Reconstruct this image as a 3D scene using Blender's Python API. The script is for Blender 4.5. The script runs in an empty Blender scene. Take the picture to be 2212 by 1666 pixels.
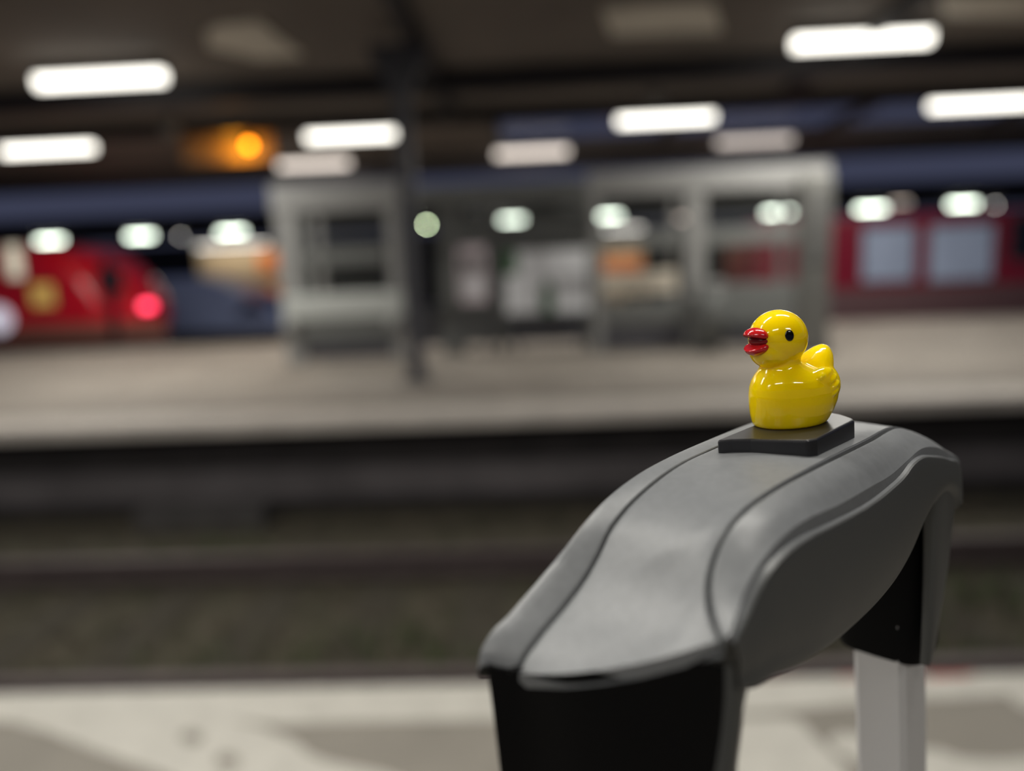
import bpy, bmesh, math, random
from mathutils import Vector, Matrix
random.seed(7)
SC = bpy.context.scene
COL = SC.collection

# ------------------------------------------------------------------ camera
F_PX, CX, CY = 1548.0, 1106.0, 833.0            # focal length and centre in pixels of the 2212 x 1666 frame
YAW, PITCH, ROLL = math.radians(2.0), math.radians(8.4), math.radians(2.3)
CAM = Vector((0.0, 0.0, 1.10))                   # 1.1 m above the platform
_f = Vector((-math.sin(YAW)*math.cos(PITCH), math.cos(YAW)*math.cos(PITCH), -math.sin(PITCH)))
_r0 = Vector((math.cos(YAW), math.sin(YAW), 0.0))
_d0 = _f.cross(_r0)
_R = math.cos(ROLL)*_r0 + math.sin(ROLL)*_d0     # image right
_D = -math.sin(ROLL)*_r0 + math.cos(ROLL)*_d0    # image down
cd = bpy.data.cameras.new('camera')
cam = bpy.data.objects.new('camera', cd); COL.objects.link(cam)
cam.matrix_world = Matrix(((_R.x, -_D.x, -_f.x, CAM.x), (_R.y, -_D.y, -_f.y, CAM.y), (_R.z, -_D.z, -_f.z, CAM.z), (0, 0, 0, 1)))
cd.sensor_fit = 'HORIZONTAL'; cd.sensor_width = 36.0; cd.lens = 36.0*F_PX/2212.0
cd.clip_start = 0.005; cd.clip_end = 300.0
cd.dof.use_dof = True; cd.dof.focus_distance = 0.0985
cd.dof.aperture_fstop = cd.lens/3.55; cd.dof.aperture_blades = 0
SC.camera = cam

# ------------------------------------------------------------------ sky and exposure
w = bpy.data.worlds.new('dusk'); SC.world = w; w.use_nodes = True
bg = w.node_tree.nodes['Background']
bg.inputs[0].default_value = (0.52, 0.58, 1.0, 1); bg.inputs[1].default_value = 0.080
SC.view_settings.view_transform = 'Standard'; SC.view_settings.look = 'None'
SC.view_settings.exposure = 0.0; SC.view_settings.gamma = 1.0; SC.view_settings.use_curve_mapping = False

def at(px, py, Y):
    d = _R*((px-CX)/F_PX) + _D*((py-CY)/F_PX) + _f
    return CAM + d*(Y/d.y)
def atz(px, py, Z):
    d = _R*((px-CX)/F_PX) + _D*((py-CY)/F_PX) + _f
    return CAM + d*((Z-CAM.z)/d.z)

# ------------------------------------------------------------------ materials
def srgb(r, g, b):
    f = lambda c: (c/12.92 if c <= 0.04045 else ((c+0.055)/1.055)**2.4)
    return (f(r/255), f(g/255), f(b/255), 1)
MATS = {}
def mat(name, col, rough=0.6, metal=0.0, noise=0.0, scale=8.0, bump=0.0, bscale=60.0, col2=None, coat=0.0, spec=0.5, emit=None, estr=0.0, sss=0.0, stretch=None):
    if name in MATS: return MATS[name]
    m = bpy.data.materials.new(name); m.use_nodes = True; nt = m.node_tree
    p = nt.nodes['Principled BSDF']
    p.inputs['Base Color'].default_value = col
    p.inputs['Roughness'].default_value = rough; p.inputs['Metallic'].default_value = metal
    p.inputs['Specular IOR Level'].default_value = spec
    p.inputs['Coat Weight'].default_value = coat; p.inputs['Coat Roughness'].default_value = 0.04
    if sss:
        p.inputs['Subsurface Weight'].default_value = sss
        p.inputs['Subsurface Radius'].default_value = (1.0, 0.75, 0.12); p.inputs['Subsurface Scale'].default_value = 0.003
    if emit:
        p.inputs['Emission Color'].default_value = emit; p.inputs['Emission Strength'].default_value = estr
    if noise or bump:
        tc = nt.nodes.new('ShaderNodeTexCoord'); src = tc.outputs['Object']
        if stretch:
            mp = nt.nodes.new('ShaderNodeMapping'); mp.inputs['Scale'].default_value = stretch
            nt.links.new(src, mp.inputs[0]); src = mp.outputs[0]
    if noise:
        n = nt.nodes.new('ShaderNodeTexNoise'); n.inputs['Scale'].default_value = scale; n.inputs['Detail'].default_value = 6
        nt.links.new(src, n.inputs['Vector'])
        c2 = col2 or tuple(c*(1-noise) for c in col[:3])+(1,)
        mx = nt.nodes.new('ShaderNodeMix'); mx.data_type = 'RGBA'
        mr = nt.nodes.new('ShaderNodeMapRange'); mr.inputs[1].default_value = 0.35; mr.inputs[2].default_value = 0.65
        nt.links.new(n.outputs['Fac'], mr.inputs[0]); nt.links.new(mr.outputs[0], mx.inputs[0])
        mx.inputs[6].default_value = col; mx.inputs[7].default_value = c2
        nt.links.new(mx.outputs[2], p.inputs['Base Color'])
    if bump:
        n2 = nt.nodes.new('ShaderNodeTexNoise'); n2.inputs['Scale'].default_value = bscale; n2.inputs['Detail'].default_value = 3
        nt.links.new(src, n2.inputs['Vector'])
        b = nt.nodes.new('ShaderNodeBump'); b.inputs['Strength'].default_value = bump; b.inputs['Distance'].default_value = 0.3/bscale
        nt.links.new(n2.outputs['Fac'], b.inputs['Height']); nt.links.new(b.outputs[0], p.inputs['Normal'])
    MATS[name] = m; return m
def glass_mat(name, tint, opacity, rough=0.08):
    m = bpy.data.materials.new(name); m.use_nodes = True; nt = m.node_tree; nt.nodes.clear()
    o = nt.nodes.new('ShaderNodeOutputMaterial'); t = nt.nodes.new('ShaderNodeBsdfTransparent')
    p = nt.nodes.new('ShaderNodeBsdfPrincipled'); p.inputs['Base Color'].default_value = tint; p.inputs['Roughness'].default_value = rough
    mx = nt.nodes.new('ShaderNodeMixShader'); mx.inputs[0].default_value = opacity
    nt.links.new(t.outputs[0], mx.inputs[1]); nt.links.new(p.outputs[0], mx.inputs[2]); nt.links.new(mx.outputs[0], o.inputs[0])
    return m
M_CONC = mat('worn_platform_paving', srgb(154, 146, 136), 0.75, noise=0.25, scale=1.3, bump=0.2, bscale=30)
M_OWN = mat('grey_platform_paving', srgb(130, 125, 116), 0.7, noise=0.12, scale=5, bump=0.2, bscale=60)
M_EDGE = mat('pale_edge_stone', srgb(206, 198, 188), 0.7, noise=0.15, scale=3)
M_PAINT = mat('white_floor_paint', srgb(186, 183, 174), 0.55, noise=0.12, scale=14, bump=0.15, bscale=70)
M_REDP = mat('red_floor_paint', srgb(190, 90, 80), 0.6, noise=0.3, scale=20)
M_LEDGE = mat('grimy_concrete_ledge', srgb(98, 93, 94), 0.9, noise=0.35, scale=2)
M_WALLD = mat('shaded_track_wall', srgb(38, 34, 34), 0.9, noise=0.4, scale=3)  # wall colour darkened for the shade under the coping overhang
M_BALL = mat('brown_ballast', srgb(80, 74, 60), 0.95, noise=0.5, scale=5, bump=0.8, bscale=18, col2=srgb(58, 56, 40))
M_STONE = mat('ballast_stone', srgb(88, 80, 68), 0.95, noise=0.4, scale=3)
M_RAIL = mat('rusty_rail', srgb(84, 74, 74), 0.55, metal=0.3, noise=0.3, scale=12)
M_RAILTOP = mat('worn_rail_head', srgb(96, 86, 86), 0.6, metal=0.3)
M_SLEEP = mat('dark_sleeper', srgb(66, 61, 49), 0.9, noise=0.3, scale=8)
M_WEED = mat('weed_green', srgb(62, 82, 36), 0.8, noise=0.4, scale=20)
M_SOFF = mat('brown_soffit', srgb(118, 110, 104), 0.8, noise=0.25, scale=0.6)
M_SOFFL = mat('lamplit_soffit_patch', srgb(226, 220, 208), 0.8, noise=0.2, scale=1.5)  # lighter tone carries the lamp light on the soffit
M_BEAM = mat('dark_canopy_steel', srgb(48, 46, 50), 0.6)
M_STEEL = mat('grey_painted_steel', srgb(154, 154, 152), 0.5, noise=0.08, scale=6)
M_STEELD = mat('slate_painted_steel', srgb(78, 78, 84), 0.5)
M_PANEL = mat('grey_panel', srgb(112, 114, 112), 0.6)
M_DARK = mat('dark_interior', srgb(20, 20, 26), 0.7)
M_WHITE = mat('white_print', srgb(246, 248, 252), 0.6, noise=0.1, scale=8)
M_PINKW = mat('pinkish_white_print', srgb(244, 228, 236), 0.6, noise=0.1, scale=8)
M_GREEN = mat('green_print', srgb(40, 96, 50), 0.6)
M_CREAM = mat('cream_wood_bench', srgb(246, 236, 218), 0.5)
M_RED = mat('red_train_paint', srgb(196, 14, 34), 0.25, coat=0.4, noise=0.08, scale=2)
M_RED2 = mat('deep_red_train_paint', srgb(122, 16, 42), 0.35, coat=0.2)
M_TROOF = mat('train_roof_grey', srgb(44, 42, 46), 0.7)
M_UNDER = mat('train_underframe', srgb(62, 58, 60), 0.8)
M_TWIN = mat('train_window_pale', srgb(150, 160, 180), 0.12, noise=0.2, scale=1.5, emit=srgb(150, 165, 195), estr=0.10)
M_TWIND = mat('train_window_dark', srgb(24, 22, 30), 0.1)
M_BLUEG = mat('blue_grey_paint', srgb(150, 166, 206), 0.35)
M_TAN = mat('tan_render', srgb(206, 184, 150), 0.8)
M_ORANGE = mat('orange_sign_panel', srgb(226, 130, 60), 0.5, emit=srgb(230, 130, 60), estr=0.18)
M_BDARK = mat('dark_building', srgb(40, 38, 40), 0.9)
M_LAMPH = mat('lamp_housing', srgb(70, 70, 72), 0.5)
M_GLASS = glass_mat('shelter_glass', srgb(120, 122, 118), 0.05)
M_GLASSL = glass_mat('dirty_shelter_glass', srgb(150, 152, 146), 0.20)
M_ROOFG = glass_mat('roof_glass', srgb(90, 100, 130), 0.05)
def emit_mat(name, col, s):
    m = bpy.data.materials.new(name); m.use_nodes = True; nt = m.node_tree
    p = nt.nodes['Principled BSDF']; p.inputs['Base Color'].default_value = (0.8, 0.8, 0.8, 1)
    p.inputs['Emission Color'].default_value = col; p.inputs['Emission Strength'].default_value = s
    return m
E_WARM = emit_mat('lit_tube_warm_white', (1.0, 0.96, 0.86, 1), 3.4)
E_PINK = emit_mat('dim_tube_pinkish', (1.0, 0.88, 0.78, 1), 1.7)
E_PINK2 = emit_mat('dimmer_tube_pinkish', (1.0, 0.88, 0.80, 1), 0.95)
E_FAR = emit_mat('lit_tube_green_white', (0.88, 1.0, 0.84, 1), 10.0)
E_FARD = emit_mat('dim_far_lamp', (1.0, 0.82, 0.70, 1), 1.6)
E_PT = emit_mat('lit_point_lamp', (0.80, 1.0, 0.62, 1), 52.0)
E_PTW = emit_mat('faint_point_lamp', (0.95, 0.92, 0.85, 1), 8.0)
E_ORG = emit_mat('sodium_lamp_glow', (1.0, 0.25, 0.0, 1), 13.0)
E_TAIL = emit_mat('red_tail_light_glow', (1.0, 0.0, 0.07, 1), 5.5)
E_WINW = emit_mat('lit_window_cream', (1.0, 0.86, 0.62, 1), 0.5)
E_HEAD = emit_mat('white_marker_light', (0.80, 0.78, 1.0, 1), 0.45)
# handle and duck
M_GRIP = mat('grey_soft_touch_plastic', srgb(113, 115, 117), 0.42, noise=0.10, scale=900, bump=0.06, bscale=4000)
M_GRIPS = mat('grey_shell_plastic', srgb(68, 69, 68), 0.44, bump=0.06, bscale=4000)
M_BLACK = mat('black_plastic', srgb(9, 9, 10), 0.6, spec=0.12)
M_BUTTON = mat('black_button_plastic', srgb(30, 30, 33), 0.34, spec=0.6, bump=0.05, bscale=3000)
M_TUBE = mat('brushed_silver_tube', srgb(206, 206, 208), 0.38, metal=0.35)
M_CASE = mat('black_suitcase_shell', srgb(34, 34, 38), 0.45, bump=0.2, bscale=300)
M_WHEEL = mat('black_wheel_rubber', srgb(22, 22, 22), 0.7)
M_DUCK = mat('glossy_yellow_resin', srgb(250, 214, 3), 0.09, coat=0.2, sss=0.4)
M_BILL = mat('glossy_red_paint', srgb(196, 26, 30), 0.16, coat=0.4)
M_EYE = mat('glossy_black_paint', srgb(14, 13, 13), 0.12, coat=0.4)

# ------------------------------------------------------------------ builders
class MB:
    def __init__(s): s.v = []; s.f = []
    def add(s, vs, fs):
        o = len(s.v); s.v += [tuple(v) for v in vs]; s.f += [tuple(i+o for i in f) for f in fs]; return s
    def box(s, x0, x1, y0, y1, z0, z1):
        v = [(x0,y0,z0),(x1,y0,z0),(x1,y1,z0),(x0,y1,z0),(x0,y0,z1),(x1,y0,z1),(x1,y1,z1),(x0,y1,z1)]
        return s.add(v, [(3,2,1,0),(4,5,6,7),(0,1,5,4),(1,2,6,5),(2,3,7,6),(3,0,4,7)])
    def prism(s, pts, y0, y1):       # outline in x,z drawn out along y
        n = len(pts); v = [(x,y0,z) for x,z in pts]+[(x,y1,z) for x,z in pts]
        return s.add(v, [tuple(range(n)), tuple(range(2*n-1,n-1,-1))]+[(i+n, (i+1)%n+n, (i+1)%n, i) for i in range(n)])
    def prismx(s, pts, x0, x1):      # outline in y,z drawn out along x
        n = len(pts); v = [(x0,y,z) for y,z in pts]+[(x1,y,z) for y,z in pts]
        return s.add(v, [tuple(range(n-1,-1,-1)), tuple(range(n,2*n))]+[(i, (i+1)%n, (i+1)%n+n, i+n) for i in range(n)])
    def prismz(s, pts, z0, z1):
        n = len(pts); v = [(x,y,z0) for x,y in pts]+[(x,y,z1) for x,y in pts]
        return s.add(v, [tuple(range(n-1,-1,-1)), tuple(range(n,2*n))]+[(i, (i+1)%n, (i+1)%n+n, i+n) for i in range(n)])
    def cyl(s, p, q, r, n=16, r2=None):
        p, q = Vector(p), Vector(q); a = (q-p).normalized(); r2 = r if r2 is None else r2
        e = a.orthogonal().normalized(); g = a.cross(e)
        c = [(math.cos(2*math.pi*i/n), math.sin(2*math.pi*i/n)) for i in range(n)]
        v = [p+e*(r*x)+g*(r*y) for x, y in c]+[q+e*(r2*x)+g*(r2*y) for x, y in c]
        return s.add(v, [tuple(range(n-1,-1,-1)), tuple(range(n,2*n))]+[(i,(i+1)%n,(i+1)%n+n,i+n) for i in range(n)])
    def loft(s, rings, cap=True):
        n = len(rings[0]); v = [p for r in rings for p in r]; fs = []
        for k in range(len(rings)-1):
            for i in range(n):
                j = (i+1) % n; fs.append((k*n+i, k*n+j, (k+1)*n+j, (k+1)*n+i))
        if cap:
            fs.append(tuple(range(n-1,-1,-1))); m = (len(rings)-1)*n; fs.append(tuple(range(m, m+n)))
        return s.add(v, fs)
    def ell(s, c, r, n=20, m=14, rot=None):
        c = Vector(c); rot = rot or Matrix.Identity(3); rings = []
        v = [c+rot@Vector((0,0,-r[2]))]
        for k in range(1, m):
            t = math.pi*k/m-math.pi/2
            for i in range(n):
                a = 2*math.pi*i/n
                v.append(c+rot@Vector((r[0]*math.cos(t)*math.cos(a), r[1]*math.cos(t)*math.sin(a), r[2]*math.sin(t))))
        v.append(c+rot@Vector((0,0,r[2]))); fs = []; L = len(v)-1
        for i in range(n):
            j = (i+1) % n; fs.append((0, 1+j, 1+i)); fs.append((L, L-n+i, L-n+j))
            for k in range(m-2): fs.append((1+k*n+i, 1+k*n+j, 1+(k+1)*n+j, 1+(k+1)*n+i))
        return s.add(v, fs)
    def mesh(s, name, m, smooth=False):
        me = bpy.data.meshes.new(name); me.from_pydata(s.v, [], s.f); me.materials.append(m)
        bm = bmesh.new(); bm.from_mesh(me); bmesh.ops.recalc_face_normals(bm, faces=bm.faces); bm.to_mesh(me); bm.free()
        if smooth: me.polygons.foreach_set('use_smooth', [True]*len(me.polygons))
        me.update(); return me
    def build(s, name, m, parent=None, smooth=False, bevel=0.0, seg=2):
        o = bpy.data.objects.new(name, s.mesh(name, m, smooth)); COL.objects.link(o)
        if parent: o.parent = parent
        if bevel:
            b = o.modifiers.new('bevel', 'BEVEL'); b.width = bevel; b.segments = seg; b.limit_method = 'ANGLE'; b.angle_limit = math.radians(35)
        return o
def tag(o, label, cat, group=None, kind=None):
    if label: o['label'] = label
    if cat: o['category'] = cat
    if group: o['group'] = group
    if kind: o['kind'] = kind
    return o
def struct(o, label=None, cat=None):
    o['kind'] = 'structure'
    if label: o['label'] = label
    if cat: o['category'] = cat
    return o
def empty(name, loc=(0,0,0), rz=0.0):
    o = bpy.data.objects.new(name, None); COL.objects.link(o); o.location = loc; o.rotation_euler = (0,0,rz); o.empty_display_size = 0.05
    return o
def copy_tree(o, parent=None):
    c = o.copy(); COL.objects.link(c)
    if parent: c.parent = parent
    for ch in [x for x in bpy.data.objects if x.parent == o]: copy_tree(ch, c)
    return c
def area(name, loc, sx, sy, power, col, parent=None):
    l = bpy.data.lights.new(name, 'AREA'); l.shape = 'RECTANGLE'; l.size = sx; l.size_y = sy; l.energy = power; l.color = col
    o = bpy.data.objects.new(name, l); COL.objects.link(o); o.location = loc
    if parent: o.parent = parent
    return o

# ------------------------------------------------------------------ own platform
OWN_E = 1.83; OPP_E = 5.82; OPP_B = 14.6; RAILZ = -0.60; BEDZ = -0.78
fl = struct(MB().box(-14, 14, -9, OWN_E, -0.9, 0.0).build('floor', M_OWN), 'grey paved platform floor in front of the track', 'platform')
def paint(pts, m, name='floor_paint', h=0.002):
    ps = [atz(x, y, 0.0) for x, y in pts]
    ps = [(p.x, min(p.y, OWN_E-0.001)) for p in ps]
    return MB().prismz(ps, 0.0002, h).build(name, m, fl)
paint([(-200,1480),(300,1470),(700,1460),(1040,1455),(1600,1430),(2400,1420),(2400,1490),(2190,1500),(2100,1508),(1980,1512),(1860,1520),(1740,1532),(1620,1540),(1300,1552),(1050,1556),(780,1560),(600,1566),(540,1560),(470,1552),(200,1545),(-200,1540)], M_PAINT, 'edge_line')
paint([(-80,1540),(60,1545),(250,1548),(480,1553),(560,1572),(640,1605),(668,1632),(720,1650),(830,1672),(900,1700),(420,1700),(330,1664),(210,1624),(110,1584),(20,1560),(-80,1555)], M_PAINT, h=0.0024)
paint([(410,1578),(440,1590),(432,1610),(400,1606),(385,1592)], M_OWN, h=0.0030)
paint([(470,1632),(505,1630),(520,1648),(500,1664),(465,1655)], M_OWN, h=0.0030)
paint([(1590,1553),(1700,1553),(1732,1562),(1762,1596),(1792,1626),(1826,1652),(1836,1700),(1560,1700)], M_PAINT)
paint([(1790,1600),(1810,1586),(1850,1588),(1900,1600),(1900,1650),(1860,1652),(1830,1636),(1800,1618)], M_PAINT)
paint([(1960,1618),(2030,1622),(2075,1640),(2160,1644),(2300,1630),(2300,1700),(1960,1700)], M_PAINT)
paint([(2165,1496),(2230,1490),(2300,1500),(2300,1545),(2212,1532)], M_PAINT, h=0.0024)
for a, b in ((1625, 1752), (1800, 1870), (1990, 2092)):
    paint([(a,1440),(b,1440),(b-10,1464),(a+10,1468)], M_REDP, 'red_edge_paint', 0.0032)
struct(MB().box(-14, 14, -9, 1.35, 3.95, 4.10).build('ceiling', M_SOFF), 'brown canopy roof above the near platform', 'canopy')

# ------------------------------------------------------------------ track bed
bed = struct(MB().box(-30, 30, OWN_E-0.4, OPP_E+0.5, -1.2, BEDZ).build('ground', M_BALL), 'brown ballast bed between the platforms', 'track bed')
mb = MB(); rnd = random.Random(3)
for i in range(5200):
    x = rnd.uniform(-6, 6); y = rnd.uniform(2.6, 5.9); s = rnd.uniform(0.014, 0.034); z = BEDZ+rnd.uniform(-0.005, 0.02)
    a = rnd.uniform(0, 6.3); q = [(math.cos(a+k*2.09), math.sin(a+k*2.09)) for k in range(3)]
    mb.add([(x+s*c*rnd.uniform(.7,1.2), y+s*d*rnd.uniform(.7,1.2), z) for c, d in q]+[(x+rnd.uniform(-.4,.4)*s, y+rnd.uniform(-.4,.4)*s, z+s*rnd.uniform(.7,1.2))], [(0,1,2),(0,1,3),(1,2,3),(2,0,3)])
tag(mb.build('ballast_gravel', M_STONE), 'loose brown ballast stones lying between the rails', 'gravel', kind='stuff')
mb = MB()
for i in range(520):
    cx, cy = rnd.choice([(-1.6,3.3),(-0.4,3.15),(0.7,3.2),(-2.4,4.9),(0.3,4.0),(-0.9,3.5),(1.8,3.3),(2.4,3.9)])
    x = cx+rnd.gauss(0,.28); y = cy+rnd.gauss(0,.14); h = rnd.uniform(.05,.15); a = rnd.uniform(0,6.3); l = rnd.uniform(.02,.08); wd = .006
    tx, ty = math.cos(a)*l, math.sin(a)*l; nx, ny = -math.sin(a)*wd, math.cos(a)*wd
    mb.add([(x-nx,y-ny,BEDZ),(x+nx,y+ny,BEDZ),(x+tx*.4+nx,y+ty*.4+ny,BEDZ+h*.6),(x+tx*.4-nx,y+ty*.4-ny,BEDZ+h*.6),(x+tx,y+ty,BEDZ+h)], [(0,1,2,3),(3,2,4)])
tag(mb.build('track_weeds', M_WEED), 'sparse green weeds growing among the ballast stones', 'weeds', kind='stuff')
sl = MB().box(-0.13, 0.13, 2.40, 5.0, BEDZ-0.1, BEDZ+0.012).build('sleeper', M_SLEEP, None, bevel=0.01)
tag(sl, 'dark wooden sleeper half sunk in the ballast', 'sleeper', 'sleepers under the rails')
sl.location.x = -5.4
for i in range(1, 18):
    c = sl.copy(); COL.objects.link(c); c.location.x = -5.4+0.63*i
for yy, lab in ((2.945, 'rusty rail nearer to the near platform edge'), (4.38, 'rusty rail nearer to the opposite platform wall')):
    r = empty('rail', (0, yy, RAILZ))
    MB().prismx([(-.065,-.15),(.065,-.15),(.065,-.135),(.010,-.12),(.010,-.045),(.034,-.035),(.034,-.006),(-.034,-.006),(-.034,-.035),(-.010,-.045),(-.010,-.12),(-.065,-.135)], -30, 30).build('rail_body', M_RAIL, r)
    MB().prismx([(-.032,-.006),(.032,-.006),(.030,0),(-.030,0)], -30, 30).build('rail_head', M_RAILTOP, r)
    tag(r, lab, 'rail')

# ------------------------------------------------------------------ opposite platform
plat = struct(MB().box(-32, 32, OPP_E+0.30, OPP_B, -0.95, 0.0).build('floor', M_CONC), 'beige paved island platform across the track', 'platform')
MB().box(-32, 32, OPP_E+0.02, OPP_E+0.62, -0.10, 0.004).build('coping', M_EDGE, plat, bevel=0.012)
MB().box(-32, 32, OPP_B-0.5, OPP_B+0.02, -0.10, 0.004).build('coping', M_CONC, plat)
MB().box(-32, 32, OPP_E+0.24, OPP_E+0.305, -0.95, -0.10).build('wall_face', M_WALLD, plat)
MB().box(-32, 32, OPP_E+0.10, OPP_E+0.26, -0.95, -0.45).build('wall_ledge', M_LEDGE, plat)
for k, lab in ((0, 'upper dark cable along the foot of the opposite platform wall'), (1, 'lower dark cable along the foot of the opposite platform wall')):
    tag(MB().cyl((-30, OPP_E+0.02-0.06*k, -0.70-0.03*k), (30, OPP_E+0.02-0.06*k, -0.70-0.03*k), 0.028, 10).build('track_cable', M_WALLD, None, True), lab, 'cable')
tag(MB().box(-3.25, -2.2, OPP_E-0.42, OPP_E-0.18, BEDZ, -0.60).build('cable_trough', mat('trough_concrete', srgb(72,69,68), .9, noise=.2, scale=5), None, bevel=0.01), 'low concrete cable trough beside the opposite platform wall', 'trough')

# canopy over the opposite platform, with a glazed strip on the right half
CZ = 3.78
can = empty('canopy_roof', (0, 11, CZ)); can['kind'] = 'structure'; can['label'] = 'dark brown canopy over the island platform'; can['category'] = 'canopy'
def cpart(name, m, x0, x1, y0, y1, z0, z1, **k):
    return MB().box(x0, x1, y0-11, y1-11, z0-CZ, z1-CZ).build(name, m, can, **k)
SKX = -0.55
cpart('soffit', M_SOFF, -30, 30, 5.6, 11.75, CZ, CZ+0.12)
cpart('soffit', M_SOFF, -30, SKX, 11.75, 15.1, CZ, CZ+0.12)
cpart('soffit', M_SOFF, -30, 30, 15.1, 16.0, CZ-0.1, CZ+0.12)
for i in range(9):
    x0 = SKX+i*3.2
    cpart('roof_pane', M_ROOFG, x0+0.05, x0+3.15, 11.75, 15.1, CZ+0.05, CZ+0.07)
    cpart('glazing_bar', M_BEAM, x0-0.05, x0+0.05, 11.75, 15.1, CZ-0.06, CZ+0.1)
cpart('beam', M_BEAM, -30, 30, 9.55, 9.75, CZ-0.28, CZ)
cpart('beam', M_BEAM, -30, 30, 11.6, 11.8, CZ-0.22, CZ)
cpart('fascia', M_BEAM, -30, 30, 15.85, 16.0, CZ-0.38, CZ+0.25)
cpart('fascia', M_BEAM, -30, 30, 5.55, 5.65, CZ-0.2, CZ+0.25)
for x in (-13.2, -8.8, -1.18, 3.9, 8.4, 13.0):
    cpart('cross_beam', M_BEAM, x-0.07, x+0.07, 5.65, 11.7, CZ-0.16, CZ)
cpart('lamp_rail', M_BEAM, SKX, 30, 12.3, 12.44, CZ-0.04, CZ+0.06)
# pale patches painting reflected lamp light on the front bay of the soffit
def sglow(pxs):
    ps = [atz(x, y, CZ-0.03) for x, y in pxs]
    MB().prismz([(p.x, p.y-11) for p in ps], -0.03, -0.001).build('soffit_glow_patch', M_SOFFL, can)
sglow([(445,72),(470,56),(560,48),(655,122),(560,128),(450,104)])
sglow([(1300,20),(1540,8),(1560,70),(1320,78)])
sglow([(2030,-10),(2230,-16),(2230,40),(2040,36)])

# ------------------------------------------------------------------ lamps
def lamp(name, c, L, wd, h, em, label, group, power=0, pcol=(1,.965,.89), hang=None, tilt=0.0):
    e = empty(name, c)
    MB().box(-L/2-0.03, L/2+0.03, -wd*.62, wd*.62, h*.45, h*.9).build('housing', M_LAMPH, e, bevel=0.01)
    q = [(-wd/2, h*.45), (-wd*.46, -h*.2), (-wd*.28, -h*.5), (wd*.28, -h*.5), (wd*.46, -h*.2), (wd/2, h*.45)]
    MB().prismx(q, -L/2, L/2).build('diffuser', em, e)
    if hang:
        for sx in (-.38, .38): MB().cyl((L*sx, 0, h*.85), (L*sx, 0, hang), 0.012, 8).build('hanger', M_LAMPH, e)
    if power: area('tube_light', (0, 0, -h*.5-0.02), L, wd, power, pcol, e)
    return tag(e, label, 'lamp', group)
LZ = 3.60
row1 = [(217,172,'lit white tube lamp at the top left corner of the picture'), (1862,88,'lit white tube lamp at the top right, highest of all')]
for px, py, lab in row1:
    p = atz(px, py, LZ); lamp('ceiling_lamp', p, 1.50, .13, .13, E_WARM, lab, 'bright tube lamps under the canopy', 125, hang=CZ-LZ)
row2 = [(104,323,'lit white tube lamp cut by the left picture edge'), (762,293,'brightest white tube lamp, above the left half of the shelter'),
        (1438,257,'lit white tube lamp above the right half of the shelter'), (2116,225,'lit white tube lamp cut by the right picture edge')]
for px, py, lab in row2:
    p = atz(px, py, LZ); lamp('ceiling_lamp', p, 1.55, .13, .13, E_WARM, lab, 'bright tube lamps under the canopy', 80, hang=CZ-LZ)
row3 = [(678,355,E_PINK,'dim pinkish tube lamp just below the brightest lamp'), (1149,330,E_PINK,'dim pinkish tube lamp between the two halves of the shelter'),
        (1630,305,E_PINK2,'dimmest pinkish tube lamp, to the right above the shelter')]
for px, py, em, lab in row3:
    p = atz(px, py, LZ+0.02); lamp('ceiling_lamp', p, 1.45, .12, .12, em, lab, 'dim tube lamps at the back of the canopy', 42, (1,.9,.8), hang=CZ-LZ-0.12)
# lamps over the near platform, above and behind the camera
for y, xs in ((0.95, (-5.4, -3.3, -1.2, 0.9)), (-2.6, (-4.6, -1.4, 1.8))):
    for x in xs:
        lamp('ceiling_lamp', (x, y, 3.62), 1.5, .13, .13, E_WARM, 'white tube lamp under the near platform canopy overhead', 'near platform tube lamps', 54 if y > 0 else 44, hang=0.33)

# sodium lamp under the canopy, and small hanging fittings
p = atz(538, 314, 3.50)
e = empty('sodium_lamp', p)
MB().cyl((0,0,.05), (0,0,.16), .08, 16, .05).build('housing', M_LAMPH, e)
MB().ell((0,0,0), (.062,.062,.062), 14, 10).build('bulb', E_ORG, e, True)
MB().cyl((0,0,.15), (0,0,.28), .012, 8).build('hanger', M_LAMPH, e)
l = bpy.data.lights.new('sodium_light', 'POINT'); l.energy = 20; l.color = (1, .40, .02); l.shadow_soft_size = .06
lo = bpy.data.objects.new('sodium_light', l); COL.objects.link(lo); lo.parent = e; lo.location = (-.25, -.02, -.14)
tag(e, 'round orange sodium lamp hanging under the canopy', 'lamp')
q = atz(500, 330, 3.50)
tag(MB().box(q.x-.75, q.x+.85, p.y+.30, p.y+.36, 3.30, CZ-.01).build('hanging_board', mat('tan_hanging_board', srgb(150,130,104), .7), None, bevel=.01), 'blank hanging board lit orange by the sodium lamp', 'board')
for px, py, lab in ((368, 275, 'grey speaker hanging under the canopy near the orange lamp'), (1415, 214, 'grey speaker hanging under the canopy above the right shelter half')):
    c = atz(px, py, 3.52); e = empty('canopy_speaker', c)
    MB().ell((0,0,0), (.13,.13,.12), 16, 10).build('speaker_dome', M_PANEL, e, True)
    MB().cyl((0,0,.1), (0,0,CZ-3.52), .018, 8).build('hanger', M_LAMPH, e)
    tag(e, lab, 'speaker')
# column
b = at(903, 822, 8.05)
e = empty('canopy_column', (b.x, 8.05, 0))
MB().box(-.085,.085,-.085,.085,.04,CZ-.16).build('shaft', M_STEELD, e, bevel=.015)
MB().box(-.16,.16,-.16,.16,0,.045).build('base_plate', M_STEELD, e, bevel=.008)
MB().prism([(-.085,CZ-.7),(.085,CZ-.7),(.34,CZ-.2),(.34,CZ-.16),(-.34,CZ-.16),(-.34,CZ-.2)], -.05, .05).build('bracket', M_STEELD, e)
tag(e, 'slate grey steel column holding the canopy beside the left shelter half', 'column')
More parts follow.
